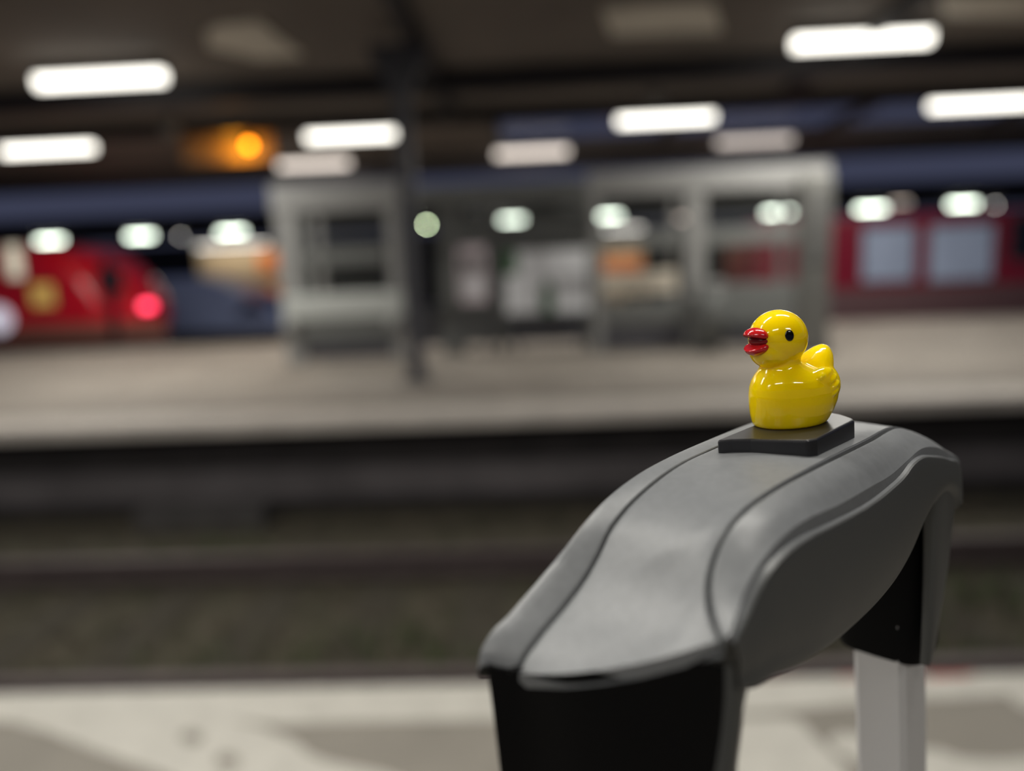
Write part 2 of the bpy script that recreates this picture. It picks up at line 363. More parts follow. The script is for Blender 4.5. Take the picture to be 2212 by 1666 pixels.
# totem
b = at(1756, 600, 9.2)
e = empty('information_totem', (b.x, 9.2, 0))
MB().box(-.19,.19,-.10,.10,.06,2.24).build('case', mat('pale_grey_totem', srgb(122,122,118), .5), e, bevel=.03)
MB().box(-.21,.21,-.14,.14,0,.06).build('plinth', M_STEELD, e, bevel=.01)
MB().box(-.13,.13,-.108,-.098,1.15,2.05).build('face_panel', mat('totem_face', srgb(112,112,110), .4), e)
tag(e, 'tall grey information totem at the right end of the shelter', 'totem')

# ------------------------------------------------------------------ shelter
SY = 10.3; SD = 1.5
sh = empty('waiting_shelter', (0, SY, 0))
def X(px, py=600): return at(px, py, SY).x
def Zp(px, py): return at(px, py, SY).z
def spt(name, m, x0, x1, y0, y1, z0, z1, bevel=.01, parent=None):
    return MB().box(x0, x1, y0, y1, z0, z1).build(name, m, parent or sh, bevel=bevel)
xl, xl2 = X(628), X(850); xr, xr2 = X(1290), X(1768); xm = X(1502)
HT = 2.52
for x, d in ((xl,.14),(xl2+.03,.08)): spt('post', M_STEEL, x-d, x+d, -.06, .06, 0, HT-.28)
for x, d in ((xr,.06),(xm,.13),(xr2,.09)): spt('post', M_STEEL, x-d, x+d, -.06, .06, 0, HT-.26)
for x in (xl, xl2, xr, xm, xr2): spt('post', M_STEEL, x-.05, x+.05, SD-.05, SD+.05, 0, HT-.28)
spt('top_beam', M_STEEL, xl-.17, xl2+.15, -.09, .09, HT-.36, HT+.02)
spt('top_beam', M_STEEL, xr-.1, xr2+.1, -.09, .09, HT-.32, HT)
spt('top_beam', M_PANEL, xl2+.15, xr-.1, .5, .62, HT-.30, HT-.02)
spt('shelter_roof', M_GLASS, xl-.2, xr2+.2, -.05, SD+.2, HT+.02, HT+.04, 0)
# left half: two dark panes, a mid rail and a broad white parapet
ph = [(1.72, 2.16), (.92, 1.48)]
for z0, z1 in ph:
    spt('pane', M_GLASS, xl+.14, xl2-.10, -.02, -.005, z0-.1, z1+.1, 0)
spt('mid_rail', M_PANEL, xl+.14, xl2-.1, -.04, .04, 1.42, 1.62)
spt('side_panel', M_PANEL, xl+.14, xl+.28, -.03, .03, .9, 2.2)
spt('parapet_rail', mat('pale_parapet', srgb(196,200,196), .5), xl-.1, xl2+.12, -.16, .08, .64, 1.0, .03)
spt('parapet_panel', M_PANEL, xl+.05, xl2+.02, -.10, .06, .34, .68)
for x in (xl-.02, xl2): 
    MB().cyl((x, -.2, .56), (x, -.1, .56), .10, 18).build('parapet_cap', M_STEEL, sh, True)
spt('kick_panel', M_STEELD, xl+.1, xl2, -.04, .04, .06, .34)
# middle, set back
for k, (a, c) in enumerate(((934, 985), (1066, 1082), (1272, 1290))): spt('mullion', M_PANEL, X(a), X(c), .78, .86, 0, HT-.1)
spt('pane', M_GLASSL, X(934), X(1080), .80, .82, .95, 2.2, 0)
spt('pane', M_GLASSL, X(1082), X(1280), .80, .82, .55, 2.2, 0)
spt('lintel', M_PANEL, X(934), X(1285), .76, .86, 1.62, 1.95)
spt('back_panel', M_STEELD, X(880), X(1300), .86, .9, .12, .62)
spt('back_panel', M_PANEL, X(940), X(1090), .80, .86, .12, .80)
# right half
z0 = .52
spt('pane', M_GLASS, xr+.06, xm-.13, -.02, -.005, z0, 2.22, 0)
spt('pane', M_GLASS, xm+.13, xr2-.09, -.02, -.005, z0, 2.22, 0)
spt('mid_rail', M_PANEL, xr+.06, xm-.13, -.03, .03, 1.46, 1.70)
spt('mid_rail', M_PANEL, xm+.13, xr2-.09, -.03, .03, 1.46, 1.70)
spt('lower_panel', M_PANEL, xr+.06, xm-.13, -.05, .05, .42, .70)
spt('lower_panel', M_PANEL, xm+.10, xr2-.05, -.05, .05, .34, .92)
spt('kick_panel', M_STEELD, xr, xr2, .0, .06, .06, .36)
for x0, x1 in ((xl, xl2), (xr, xr2)):
    spt('pane', M_GLASS, x0+.05, x1-.05, SD-.02, SD, .5, 2.2, 0)
tag(sh, 'pale steel and glass waiting shelter on the island platform', 'shelter')
c = at(1530, 668, SY-.2)
e = empty('litter_bin', (c.x, SY-.32, 0))
MB().cyl((0,0,.1), (0,0,.9), .19, 20).build('bin_body', M_PANEL, e, True)
MB().cyl((0,0,.9), (0,0,.98), .2, 20, .16).build('bin_lid', M_STEEL, e, True)
MB().cyl((0,0,0), (0,0,.1), .12, 16).build('bin_foot', M_STEELD, e)
tag(e, 'round grey litter bin in front of the shelter post', 'bin')
# bench in the right half
e = empty('bench', ((xr+xm)/2, SY+.55, 0)); hw = (xm-xr)/2-.1
for k in range(3): MB().box(-hw, hw, -.24+.17*k, -.09+.17*k, .46, .50).build('seat_slat', M_CREAM, e, bevel=.008)
for k in range(3): MB().box(-hw, hw, .27, .31, .82+.115*k, .92+.115*k).build('back_slat', M_CREAM, e, bevel=.008)
for sx in (-1, 1):
    MB().box(sx*hw*.8-.03, sx*hw*.8+.03, -.22, .30, 0, .46).build('leg', M_STEELD, e)
    MB().box(sx*hw*.8-.03, sx*hw*.8+.03, .29, .33, .40, 1.12).build('leg', M_STEELD, e)
tag(e, 'cream slatted bench inside the right half of the shelter', 'bench')
# posters
def board(name, x0, x1, z0, z1, y, frame, face, label, marks=()):
    e = empty(name, ((x0+x1)/2, y, z0)); hw = (x1-x0)/2; h = z1-z0
    MB().box(-hw, hw, -.03, .03, 0, h).build('frame', frame, e, bevel=.01)
    MB().box(-hw+.05, hw-.05, -.036, -.029, .05, h-.05).build('poster', face, e)
    for nm, m, a, b_, c_, d_ in marks: MB().box(a, b_, -.040, -.0355, c_, d_).build(nm, m, e)
    for sx in (-.7, .7): MB().box(sx*hw-.03, sx*hw+.03, -.025, .025, -z0, 0).build('leg', M_STEELD, e)
    return tag(e, label, 'notice board')
yb = SY+.55
board('notice_board', at(985,600,yb).x, at(1058,600,yb).x, .74, 1.66, yb, M_PANEL, M_PINKW, 'narrow pinkish white notice board between shelter halves', [('printed_block', M_WHITE, -.15, .15, .15, .42), ('printed_block', M_PANEL, -.16, .16, .50, .72)])
xa, xb = at(1084,600,yb).x, at(1278,600,yb).x; hw = (xb-xa)/2
board('notice_board', xa, xb, .55, 1.56, yb, M_PANEL, M_WHITE, 'wide white notice board with green print beside the narrow board', [('green_corner', M_GREEN, -hw+.05, -hw+.24, .62, .96), ('green_figure', M_GREEN, -.09, .10, .05, .42), ('green_figure', M_GREEN, -.03, .05, .42, .52)])

# ------------------------------------------------------------------ trains behind the island platform
TY = 15.05
def train(name, label, xn, xe, nose, top, bodym, y0=TY, depth=2.7, wins=(), plan=((0,0),(2.7,0)), roofh=.1):
    """xn nose end, xe far end (sign gives the direction)"""
    sgn = 1 if xn > xe else -1
    e = empty(name, (xe, y0, RAILZ)); Lx = abs(xn-xe)
    def P(u, z): return (u*sgn, z)
    zs = -RAILZ
    pts = [P(0,.75), P(Lx-.15,.75)] + [P(Lx-u, z+zs) for u, z in nose] + [P(0, top+zs)]
    mbb = MB(); rings = []
    for yy, off in plan:
        rings.append([Vector((x-sgn*off if abs(x) > .01 else x, yy, z)) for x, z in pts])
    mbb.loft(rings).build('body', bodym, e, bevel=.10, seg=3)
    MB().box(*sorted((0, sgn*(Lx-1.6))), .25, depth-.25, top+zs-.05, top+zs+roofh).build('roof', M_TROOF, e, bevel=.05, seg=2)
    MB().box(*sorted((0, sgn*(Lx-.5))), .2, depth-.2, .35, .77).build('underframe', M_UNDER, e, bevel=.03)
    for k in range(int(Lx//2.2)):
        MB().cyl((sgn*(1+k*2.2), .32, .42), (sgn*(1+k*2.2), .46, .42), .42, 20).build('wheel', M_UNDER, e)
    for (x0, x1, z0, z1, m) in wins:
        fr = MB().box(min(x0,x1)-xe, max(x0,x1)-xe, -.012, .03, z0+zs, z1+zs).build('window', m, e, bevel=.01)
        MB().box(min(x0,x1)-xe-.05, max(x0,x1)-xe+.05, -.006, .02, z0+zs-.05, z1+zs+.05).build('window_frame', M_UNDER, fr)
    tag(e, label, 'train'); return e, zs
def tx(px, py=600): return at(px, py, TY).x
def tz(px, py): return at(px, py, TY).z
xn = at(352, 660, TY+1.35).x
nose = [(.0, .55), (.02, .95), (.30, 1.45), (.62, 1.85), (1.05, 2.12), (1.6, 2.24)]
e, zs = train('red_train', 'red train with rounded nose and red tail light at the left', xn, -14.0, nose, 2.22, M_RED, plan=((0,.80),(.3,.42),(.7,.15),(1.1,.02),(1.6,.02),(2.0,.15),(2.4,.42),(2.7,.80)), roofh=.05,
      wins=[(tx(20), tx(52), tz(35,600), tz(35,530), E_WINW), (tx(215), tx(258), tz(240,625), tz(240,585), M_TWIND), (tx(62), tx(112), tz(85,662), tz(85,615), mat('amber_lit_window', srgb(200,160,90), .3, emit=srgb(210,170,90), estr=.35))])
xx = e.location.x
tp_ = at(323, 661, TY+.30)
t = MB().cyl((tp_.x-xx, .10, tp_.z+zs), (tp_.x-xx, .34, tp_.z+zs), .085, 18).build('tail_light', E_TAIL, e)
t['label'] = 'glowing red tail light'
MB().cyl((tx(-2,690)-xx, -.05, tz(-2,690)+zs), (tx(-2,690)-xx, .02, tz(-2,690)+zs), .30, 18).build('marker_panel', E_HEAD, e)
MB().box(tx(226)-xx, tx(242)-xx, -.014, .02, tz(234,735)+zs, tz(234,560)+zs).build('door_gap', M_TWIND, e)
MB().box(0, tx(345)-xx, -.010, .02, tz(150,735)+zs, tz(150,700)+zs).build('skirt_band', mat('brownish_skirt', srgb(132,84,74), .5), e)
nose2 = [(.0, .4), (.02, 2.0), (.1, 2.1)]
train('dark_red_train', 'dark red train with pale windows standing at the right', tx(1640), 16.0, nose2, tz(2080,462), M_RED2, roofh=.04,
      wins=[(tx(1862), tx(1972), tz(1917,606), tz(1917,492), M_TWIN), (tx(2006), tx(2140), tz(2072,604), tz(2072,488), M_TWIN), (tx(2180), tx(2260), tz(2200,560), tz(2200,470), M_TWIND)])
rt = bpy.data.objects['dark_red_train']; xx2 = rt.location.x
MB().box(tx(1640)+.05-xx2, 16.0-xx2, -.012, .02, tz(2000,700)-RAILZ, tz(2000,618)-RAILZ).build('skirt_band', mat('grey_red_skirt', srgb(98,72,76), .5), rt)
# blue-grey vehicle beyond
BY = 20.6
bx0, bx1 = at(345,640,BY).x, at(600,640,BY).x
e = empty('blue_train', (bx0, BY, RAILZ)); L = bx1-bx0; zs = -RAILZ
MB().prism([(-6,.5),(L,.5),(L-.05,.75+zs*.3),(L*.78,1.2+zs*.3),(L*.5,1.75+zs*.3),(L*.28,1.98+zs*.3),(-6,2.02+zs*.3)], 0, 2.6).build('body', M_BLUEG, e, bevel=.15, seg=3)
MB().prism([(L*.74,1.2+zs*.3),(L*.9,.94+zs*.3),(L*.9,.80+zs*.3),(L*.62,.80+zs*.3)], -.012, .03).build('cab_window', M_TWIND, e)
MB().box(-6, L-.3, .2, 2.4, .15, .52).build('underframe', M_UNDER, e)
for k in range(5): MB().cyl((-5+k*1.9, .25, .42), (-5+k*1.9, .4, .42), .42, 18).build('wheel', M_UNDER, e)
tag(e, 'low blue-grey rail vehicle with sloping nose behind red train', 'train')

# ------------------------------------------------------------------ far platform
FY = 31.0
fp = struct(MB().box(-60, 60, 24.5, 40, -1.0, 0.0).build('floor', M_CONC), 'far platform behind the trains', 'platform')
fb = struct(MB().box(-60, 60, OPP_B-.2, 60, -1.3, BEDZ-.1).build('ground', M_BALL), 'dark track bed behind the island platform', 'track bed')
fc = empty('canopy_roof', (0, FY, 3.78)); fc['kind'] = 'structure'; fc['label'] = 'far dark canopy above the trains'; fc['category'] = 'canopy'
MB().box(-60, 60, -4.2, 6, 0, .14).build('soffit', M_BEAM, fc)
MB().box(-60, 60, -4.3, -4.15, -.30, .22).build('fascia', M_BEAM, fc)
for k in range(-6, 7): MB().box(k*8-.12+3, k*8+.12+3, .5, .75, -3.78, 0).build('column', M_BEAM, fc)
struct(MB().box(-70, 70, 47, 49, -1.2, 4.3).build('wall_back', M_BDARK), 'dark station wall far behind', 'wall')
def gx(px, py, Y): return at(px, py, Y)
far = [(108,520,'first'),(303,510,'second'),(500,502,'third'),(1103,475,'fourth'),(1312,467,'fifth'),(1680,459,'sixth'),(1880,451,'seventh'),(2080,441,'eighth')]
for px, py, o in far:
    p = gx(px, py, FY); lamp('far_lamp', p, 1.05, .13, .13, E_FAR, f'{o} from left of the greenish white lamps under the far canopy', 'greenish lamps under the far canopy', hang=max(.2, 3.78-p.z))
def ptlamp(px, py, Y, r, em, label, group):
    p = gx(px, py, Y); e = empty('point_lamp', p)
    MB().ell((0,0,0), (r,r,r), 12, 8).build('bulb', em, e, True)
    MB().cyl((0,0,r*.6), (0,0,r*1.6), r*1.1, 12, r*.6).build('housing', M_LAMPH, e)
    MB().cyl((0,0,r*1.5), (0,0,max(.3, 3.78-p.z)), .02, 6).build('hanger', M_LAMPH, e)
    return tag(e, label, 'lamp', group)
ptlamp(922, 485, FY, .055, E_PT, 'bright yellow-green point lamp right of the slate column', None)
for px, py, lab in ((870,486,'faint ring-like lamp left of the yellow-green point lamp'), (390,511,'faint grey lamp between second and third far lamps'), (1270,468,'faint lamp touching the fifth far lamp on its left'),
                    (1712,458,'faint lamp overlapping the sixth far lamp'), (1912,449,'faint lamp overlapping the seventh far lamp'), (2150,443,'faint ring-like lamp right of the eighth far lamp')):
    ptlamp(px, py, FY+2.2, .055, E_PTW, lab, 'faint lamps under the far canopy')
for px, py, lab in ((1472,472,'brownish dim lamp seen past the middle shelter post'), (1945,437,'brownish dim lamp right of the seventh far lamp')):
    p = gx(px, py, FY+1.5); lamp('far_lamp', p, .7, .13, .13, E_FARD, lab, 'brownish dim far lamps', hang=max(.2, 3.78-p.z))
# kiosks on the far platform
def kiosk(px0, px1, label, orange):
    Y = 25.2; x0, x1 = at(px0,600,Y).x, at(px1,600,Y).x
    e = empty('kiosk', (x0, Y, 0)); Wd = x1-x0
    MB().box(0, Wd, 0, 2, 0, 2.55).build('kiosk_wall', M_TAN, e, bevel=.03)
    MB().box(-.1, Wd+.1, -.2, 2.1, 2.55, 2.68).build('kiosk_roof', M_BEAM, e)
    for (u0, u1, z0, z1) in orange: MB().box(u0*Wd, u1*Wd, -.03, .02, z0, z1).build('orange_sign', M_ORANGE, e)
    MB().box(.55*Wd, .9*Wd, -.02, .02, .2, 1.1).build('shutter', M_DARK, e)
    MB().box(.1*Wd, .9*Wd, -.62, -.54, 2.60, 2.66).build('added_fill_bar', E_WARM, e)  # bar, arm and area light added to brighten the kiosk front
    MB().box(.1*Wd, .9*Wd, -.64, -.15, 2.66, 2.69).build('fill_bar_arm', M_LAMPH, e)
    a_ = area('added_fill_light', (Wd/2, -.58, 2.58), Wd*.8, .1, 11, (1, .9, .75), e); a_.rotation_euler = (math.radians(28), 0, 0)
    return tag(e, label, 'kiosk')
kiosk(430, 612, 'tan kiosk with orange panel beside the left shelter post', [(.72, .97, 1.75, 2.4), (.8, 1.0, .9, 1.25)])
kiosk(1296, 1392, 'tan kiosk with orange panel seen through the right shelter glass', [(.05, .95, 1.0, 1.7)])
# ------------------------------------------------------------------ suitcase handle (millimetres in its own frame: x along, y across, z up)
cA, cB, cU = (0.71579,-0.16239,0.67917), (0.69367,0.05332,-0.71832), (-0.08043,-0.98529,-0.15081)
cO = (0.037288, 0.006457, 0.098)
def c2w(v): return _R*v[0]+_D*v[1]+_f*v[2]
A, B, U, O = c2w(cA).normalized(), c2w(cB).normalized(), c2w(cU).normalized(), CAM+c2w(cO)
B = U.cross(A)
if B.dot(c2w(cB)) < 0: B = -B
HM = Matrix(((A.x,B.x,U.x,O.x),(A.y,B.y,U.y,O.y),(A.z,B.z,U.z,O.z),(0,0,0,1))) @ Matrix.Scale(0.001, 4)
case = empty('suitcase')
foot = O - U*(0.0); case.location = (O.x, O.y, 0.0)
tag(case, 'black suitcase with grey plastic telescopic handle and silver tubes', 'suitcase')
def hpart(mb, name, m, smooth=True, xf=HM, bevel=0.0, seg=3):
    me = mb.mesh(name, m, smooth); me.transform(Matrix.Translation(-case.location) @ xf)
    if smooth: me.set_sharp_from_angle(angle=math.radians(30))
    if (xf.to_3x3().determinant()) < 0: me.flip_normals()
    o = bpy.data.objects.new(name, me); COL.objects.link(o); o.parent = case
    if bevel:
        b = o.modifiers.new('bevel', 'BEVEL'); b.width = bevel*.001; b.segments = seg; b.limit_method = 'ANGLE'; b.angle_limit = math.radians(35)
    return o
def cr(pts, t):
    """Catmull-Rom through pts by chord length, t in 0..1"""
    d = [0]
    for i in range(1, len(pts)): d.append(d[-1]+(Vector(pts[i])-Vector(pts[i-1])).length)
    s = t*d[-1]; k = 0
    while k < len(pts)-2 and d[k+1] < s: k += 1
    P = [Vector(pts[max(0,k-1)]), Vector(pts[k]), Vector(pts[k+1]), Vector(pts[min(len(pts)-1,k+2)])]
    u = (s-d[k])/max(1e-9, d[k+1]-d[k])
    h = d[k+1]-d[k]
    h0 = max(1e-6, d[k]-d[k-1]) if k > 0 else h
    h1 = max(1e-6, d[k+2]-d[k+1]) if k+2 < len(d) else h
    m1 = ((P[1]-P[0])/h0*h + (P[2]-P[1])/h*h0)/(h0+h)*h if k > 0 else P[2]-P[1]
    m2 = ((P[2]-P[1])/h*h1 + (P[3]-P[2])/h1*h)/(h+h1)*h if k+2 < len(d) else P[2]-P[1]
    return (2*u**3-3*u**2+1)*P[1]+(u**3-2*u**2+u)*m1+(-2*u**3+3*u**2)*P[2]+(u**3-u**2)*m2
def pl(b, *az): return [(a, b, z) for a, z in az]
K = {}
K['LS'] = [(-48.4,-10.0,-15.6),(-48.0,-10.3,-14.2),(-46.5,-10.5,-13.0)] + pl(-10.5,(-43.7,-12.0),(-41.2,-10.9),(-38.1,-9.5),(-34.0,-7.5),(-30.0,-5.4),(-26.4,-4.0),(-21.3,-3.0),(-13.8,-2.4),(-2,-2.2),(10,-2.3),(20,-3),(28,-5.2),(35,-8.4),(40.5,-12.2),(43,-17))
K['LG'] = pl(-7,(-46.5,-16.3),(-45.8,-15.4),(-43.0,-13.7),(-38.9,-12.0),(-34.7,-9.8),(-32.1,-7.7),(-30.4,-6.0),(-27.8,-4.6),(-22.6,-2.9),(-15.1,-1.6),(-8,-1.4),(6,-1.6),(20,-2.4),(28,-4.6),(35,-8),(41,-11.8),(43.6,-17))
K['C0'] = pl(-1.5,(-45.3,-14.9),(-42.6,-13.6),(-38.6,-11.9),(-34.5,-9.4),(-31.9,-7.1),(-29,-5.0),(-24.5,-3.2),(-18,-2.0),(-8,-1.5),(6,-1.7),(20,-2.4),(28,-4.5),(35,-7.9),(41,-11.8),(44,-17))
K['C1'] = [(-43,3.0,-13.7),(-41,2.9,-12.9),(-38.9,2.8,-12.0),(-34.7,2.7,-9.6),(-32.1,2.6,-7.4)] + pl(2.5,(-30.3,-5.7),(-27.8,-4.2),(-24,-2.9),(-18,-2.1),(-8,-1.7),(6,-1.9),(20,-2.5),(28,-4.6),(35,-7.9),(41,-11.8),(44,-17))
K['C2'] = [(-40.4,6.8,-12.5),(-39.0,6.6,-11.9),(-37.2,6.3,-11.1),(-34.4,5.8,-9.4),(-32.2,5.4,-7.4)] + pl(5.0,(-30.3,-5.6),(-27.8,-3.9),(-24,-2.6),(-18,-2.1),(-8,-1.9),(6,-2.1),(20,-2.7),(28,-4.7),(35,-8),(41,-11.8),(44,-17))
K['RG'] = [(-36.6,11.0,-10.9),(-36.2,10.5,-10.6),(-34.9,9.0,-9.6),(-33.6,7.9,-8.5),(-32.4,7.25,-7.4),(-31.4,7.0,-6.3),(-29.8,6.95,-4.6)] + pl(7,(-27.2,-3.2),(-24.3,-2.5),(-19.5,-2.1),(-7,-2.1),(4,-2.4),(11,-2.6),(21.5,-2.9),(28,-4.8),(35,-8),(41,-11.8),(43,-17))
K['SO'] = [(-36.5,11.3,-10.6),(-35.0,10.5,-9.6),(-33.4,9.8,-8.5),(-31.6,9.4,-7.0),(-29.6,9.3,-5.4)] + pl(9.3,(-27,-4.3),(-24,-3.5),(-19,-3.3),(-7,-3.7),(4,-4.0),(11,-4.1),(20,-4.1),(28,-5.8),(35,-8.8),(40.8,-12.2),(41.6,-17))
K['SH'] = [(-36.3,11.6,-10.4),(-35.0,11.4,-9.6),(-33.0,11.05,-8.5)] + pl(11,(-30.9,-7.0),(-28.9,-6.1),(-26.2,-5.3),(-23.1,-4.8),(-19.8,-4.7),(-8.8,-5.6),(0,-6.0),(7.7,-6.3),(14.8,-5.8),(19.5,-5.5),(27,-6.9),(34,-9.5),(39.6,-12.4),(39.6,-17))
K['BD'] = [(-36.2,11.7,-10.9),(-34.8,11.5,-10.1),(-32.8,11.2,-9.1)] + pl(11.1,(-30.7,-7.8),(-28.6,-6.9),(-24,-6.1),(-20.5,-6.1),(-11.5,-6.9),(-1.5,-7.6),(6,-7.5),(11.6,-7.0),(14.3,-6.3),(18.4,-6.2),(24,-7.4),(31.5,-9.6),(37.8,-12.2),(39.2,-17))
K['SE'] = [(-36.0,12.0,-11.3),(-34.5,11.95,-10.4),(-32.6,11.8,-9.4)] + pl(11.75,(-30.4,-8.1),(-28.4,-7.1),(-24.3,-6.4),(-20.5,-6.4),(-11.5,-7.2),(-1.5,-7.9),(6,-7.8),(11.6,-7.3),(14.3,-6.6),(18.4,-6.5),(24,-7.7),(31.5,-9.9),(37.2,-12.4),(38.4,-17.2))
K['SM'] = [(-35.0,11.8,-13.6),(-33.2,12.0,-12.9)] + pl(12.1,(-29.6,-12.3),(-24,-12.6),(-18,-13.6),(-11,-14.4),(-3,-15),(4,-14.8),(11,-14),(17,-13),(22,-12.6),(28,-12.6),(33,-14),(36,-16),(37,-18.5))
K['SW'] = [(-34.6,11.4,-15.2),(-32.4,11.7,-15.6),(-28.5,11.8,-16.0),(-23,11.7,-17.4),(-16.5,11.6,-19.0)] + pl(11.3,(-9.5,-20.3),(-2.5,-20.9),(4,-20.8),(11,-20.0),(17,-18.3),(21.4,-16.4),(25.5,-15),(31,-15),(35,-17),(37.5,-19.5))
K['LO'] = [(-34.2,10.5,-17.4),(-31.6,10.8,-18.3),(-28.6,10.8,-18.7),(-22.8,10.4,-20.4),(-15.3,9.9,-22.1),(-7.1,9.3,-23.6)] + pl(9.1,(-1.6,-24.0),(4.1,-24.0),(10.0,-23.4),(15.6,-22.0),(19.7,-20.2),(22.4,-18.3),(26.6,-17),(33,-18),(38,-20.5))
K['UM'] = [(-32,0,-19),(-29.8,0,-20)] + pl(0,(-26,-20.2),(-20,-21),(-14,-21.8),(-7,-22.6),(-1.6,-23),(4,-23),(10,-22.4),(15.6,-21),(19.7,-19.4),(22.4,-18),(26.6,-17),(34,-18),(40,-20.5))
K['LL'] = [(-33,-8.5,-19),(-30,-8.8,-19)] + pl(-9,(-26,-19.6),(-20,-20.4),(-14,-21),(-7,-21.6),(-1.6,-22),(4,-22),(10,-21.4),(15.6,-20),(19.7,-18.6),(22.4,-17.4),(26.6,-17),(34,-18),(40,-20.5))
K['LM'] = [(-47.4,-10.2,-17.4),(-45,-11,-16.5)] + pl(-11.4,(-40,-15),(-34,-13),(-26,-11.5),(-14,-11.5),(-2,-12),(10,-12),(20,-11.5),(28,-12),(35,-14),(41,-18))
NST = 72
def stations(names, rmap):
    rows = []
    for i in range(NST+1):
        t = i/NST; t = t-0.06*math.sin(2*math.pi*t)          # denser towards both ends
        ctrl = [cr(K[n], t) for n in names]
        rows.append(rmap(ctrl))
    return rows
def cross(ctrl, k, u):
    n = len(ctrl); P = [ctrl[max(0,k-1)], ctrl[k], ctrl[k+1], ctrl[min(n-1,k+2)]]
    m1 = (P[2]-P[0])*.5 if k > 0 else P[2]-P[1]; m2 = (P[3]-P[1])*.5 if k+2 < n else P[2]-P[1]
    return (2*u**3-3*u**2+1)*P[1]+(u**3-2*u**2+u)*m1+(-2*u**3+3*u**2)*P[2]+(u**3-u**2)*m2
def grid(rows, caps=False, closed=False):
    mb = MB(); n = len(rows[0]); v = [p for r in rows for p in r]; fs = []
    for k in range(len(rows)-1):
        for i in range(n-1 if not closed else n):
            j = (i+1) % n; fs.append((k*n+i, k*n+j, (k+1)*n+j, (k+1)*n+i))
    if caps: fs.append(tuple(range(n))); m = (len(rows)-1)*n; fs.append(tuple(range(m+n-1, m-1, -1)))
    return mb.add(v, fs)
UP = Vector((0,0,1))
def top_map(c):
    out = []; n = len(c)
    for k in range(n-1):
        for u in (0,.2,.4,.6,.8): out.append(cross(c, k, u))
    out.append(c[-1].copy())
    a = (c[1]-c[0]).normalized(); b = (c[-2]-c[-1]).normalized()
    # rounded lips going down into the grooves, then the underside that closes the panel
    L = [out[0]+a*.62, out[0]+a*.45-UP*.04, out[0]+a*.33-UP*.18, out[0]+a*.30-UP*.9]
    R = [out[-1]+b*.62, out[-1]+b*.45-UP*.04, out[-1]+b*.33-UP*.18, out[-1]+b*.30-UP*.9]
    mid = [p for p in out[1:-1]]
    under = [p-UP*1.6 for p in reversed(out[1:-1:4])]
    return list(reversed(L))+mid+R+under
tp = stations(['LG','C0','C1','C2','RG'], top_map)
r0 = [p+Vector((.25,0,-.35)) for p in tp[0]]
hpart(grid(tp, True, True), 'top_panel', M_GRIP)
def shell_map(c):
    # c: RG SO SH BD SE SM SW LO UM LL LM LS LG
    out = []; a = (c[1]-c[0]).normalized(); b = (c[-2]-c[-1]).normalized()
    out += [c[0]+a*.25-UP*.9, c[0]+a*.28-UP*.2, c[0]+a*.40-UP*.05, c[0]+a*.6]
    def seg(i, j, sub, skip=True):
        cc = c[i:j+1]
        for k in range(len(cc)-1):
            for u in sub:
                if k == 0 and u == 0 and skip: continue
                out.append(cross(cc, k, u))
    seg(0, 2, (0,.25,.5,.75)); out.append(c[2].copy())
    out.append(c[2].lerp(c[3], .5)); out.append(c[3]+UP*.15); out.append(c[3].copy())
    out.append(c[3].lerp(c[4], .6)); out.append(c[4].copy()); out.append(c[4]-UP*.2+Vector((0,.06,0)))
    seg(4, 12, (0,.25,.5,.75))
    out[-1:] = [c[-1]+b*.6, c[-1]+b*.40-UP*.05, c[-1]+b*.28-UP*.2, c[-1]+b*.25-UP*.9]
    out += [c[-1]-UP*1.8, (c[-1]+c[0])*.5-UP*2.2, c[0]-UP*1.8]
    return out
_st = stations(['RG','SO','SH','BD','SE','SM','SW','LO','UM','LL','LM','LS','LG'], shell_map)
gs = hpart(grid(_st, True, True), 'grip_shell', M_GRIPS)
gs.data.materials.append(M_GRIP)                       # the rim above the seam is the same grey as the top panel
_n = len(_st[0])
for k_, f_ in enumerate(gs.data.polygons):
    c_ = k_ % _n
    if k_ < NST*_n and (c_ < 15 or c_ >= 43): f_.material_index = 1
# near black leg
def ring_at(pts, z=None):
    return [Vector(p) for p in pts]
top = [(-48.1,-9.6,-15.2),(-47.9,-8.8,-15.6),(-46.3,-6.6,-15.9),(-44.9,-1.5,-14.8),(-42.6,3,-13.6),(-40,6.6,-12.4),(-37.8,8.9,-11.8),(-36.4,10.2,-11.2),(-34.6,10.3,-13.5),(-31.5,9.2,-17),(-30,3,-18),(-30,-4,-18),(-31,-9,-17),(-38,-10.6,-13.5),(-45,-10.8,-14.6)]
rings = [[Vector(p)-UP*0 for p in top]]
cen = Vector((-38.5, -1.0, 0))
for z, s in ((-17.5,.995), (-20,.985), (-26,.965), (-34,.935), (-42,.90), (-46.5,.875), (-47.6,.82)):
    r = []
    for p in top:
        q = Vector((p[0], p[1], 0)); q = cen+(q-cen)*s; q.z = min(z, p[2]-.4-abs(z+17.5)*.0) if z > -18 else z
        q.x -= (-z-15)*0.02
        r.append(q)
    rings.append(r)
def densify(r, n=3):
    out = []
    m = len(r)
    for i in range(m):
        P = [r[(i-1) % m], r[i], r[(i+1) % m], r[(i+2) % m]]
        for k in range(n):
            u = k/n; m1 = (P[2]-P[0])*.5; m2 = (P[3]-P[1])*.5
            out.append((2*u**3-3*u**2+1)*P[1]+(u**3-2*u**2+u)*m1+(-2*u**3+3*u**2)*P[2]+(u**3-u**2)*m2)
    return out
o = hpart(MB().loft([densify(r) for r in rings]), 'handle_leg', M_BLACK); o['label'] = 'broad black leg at the near end'
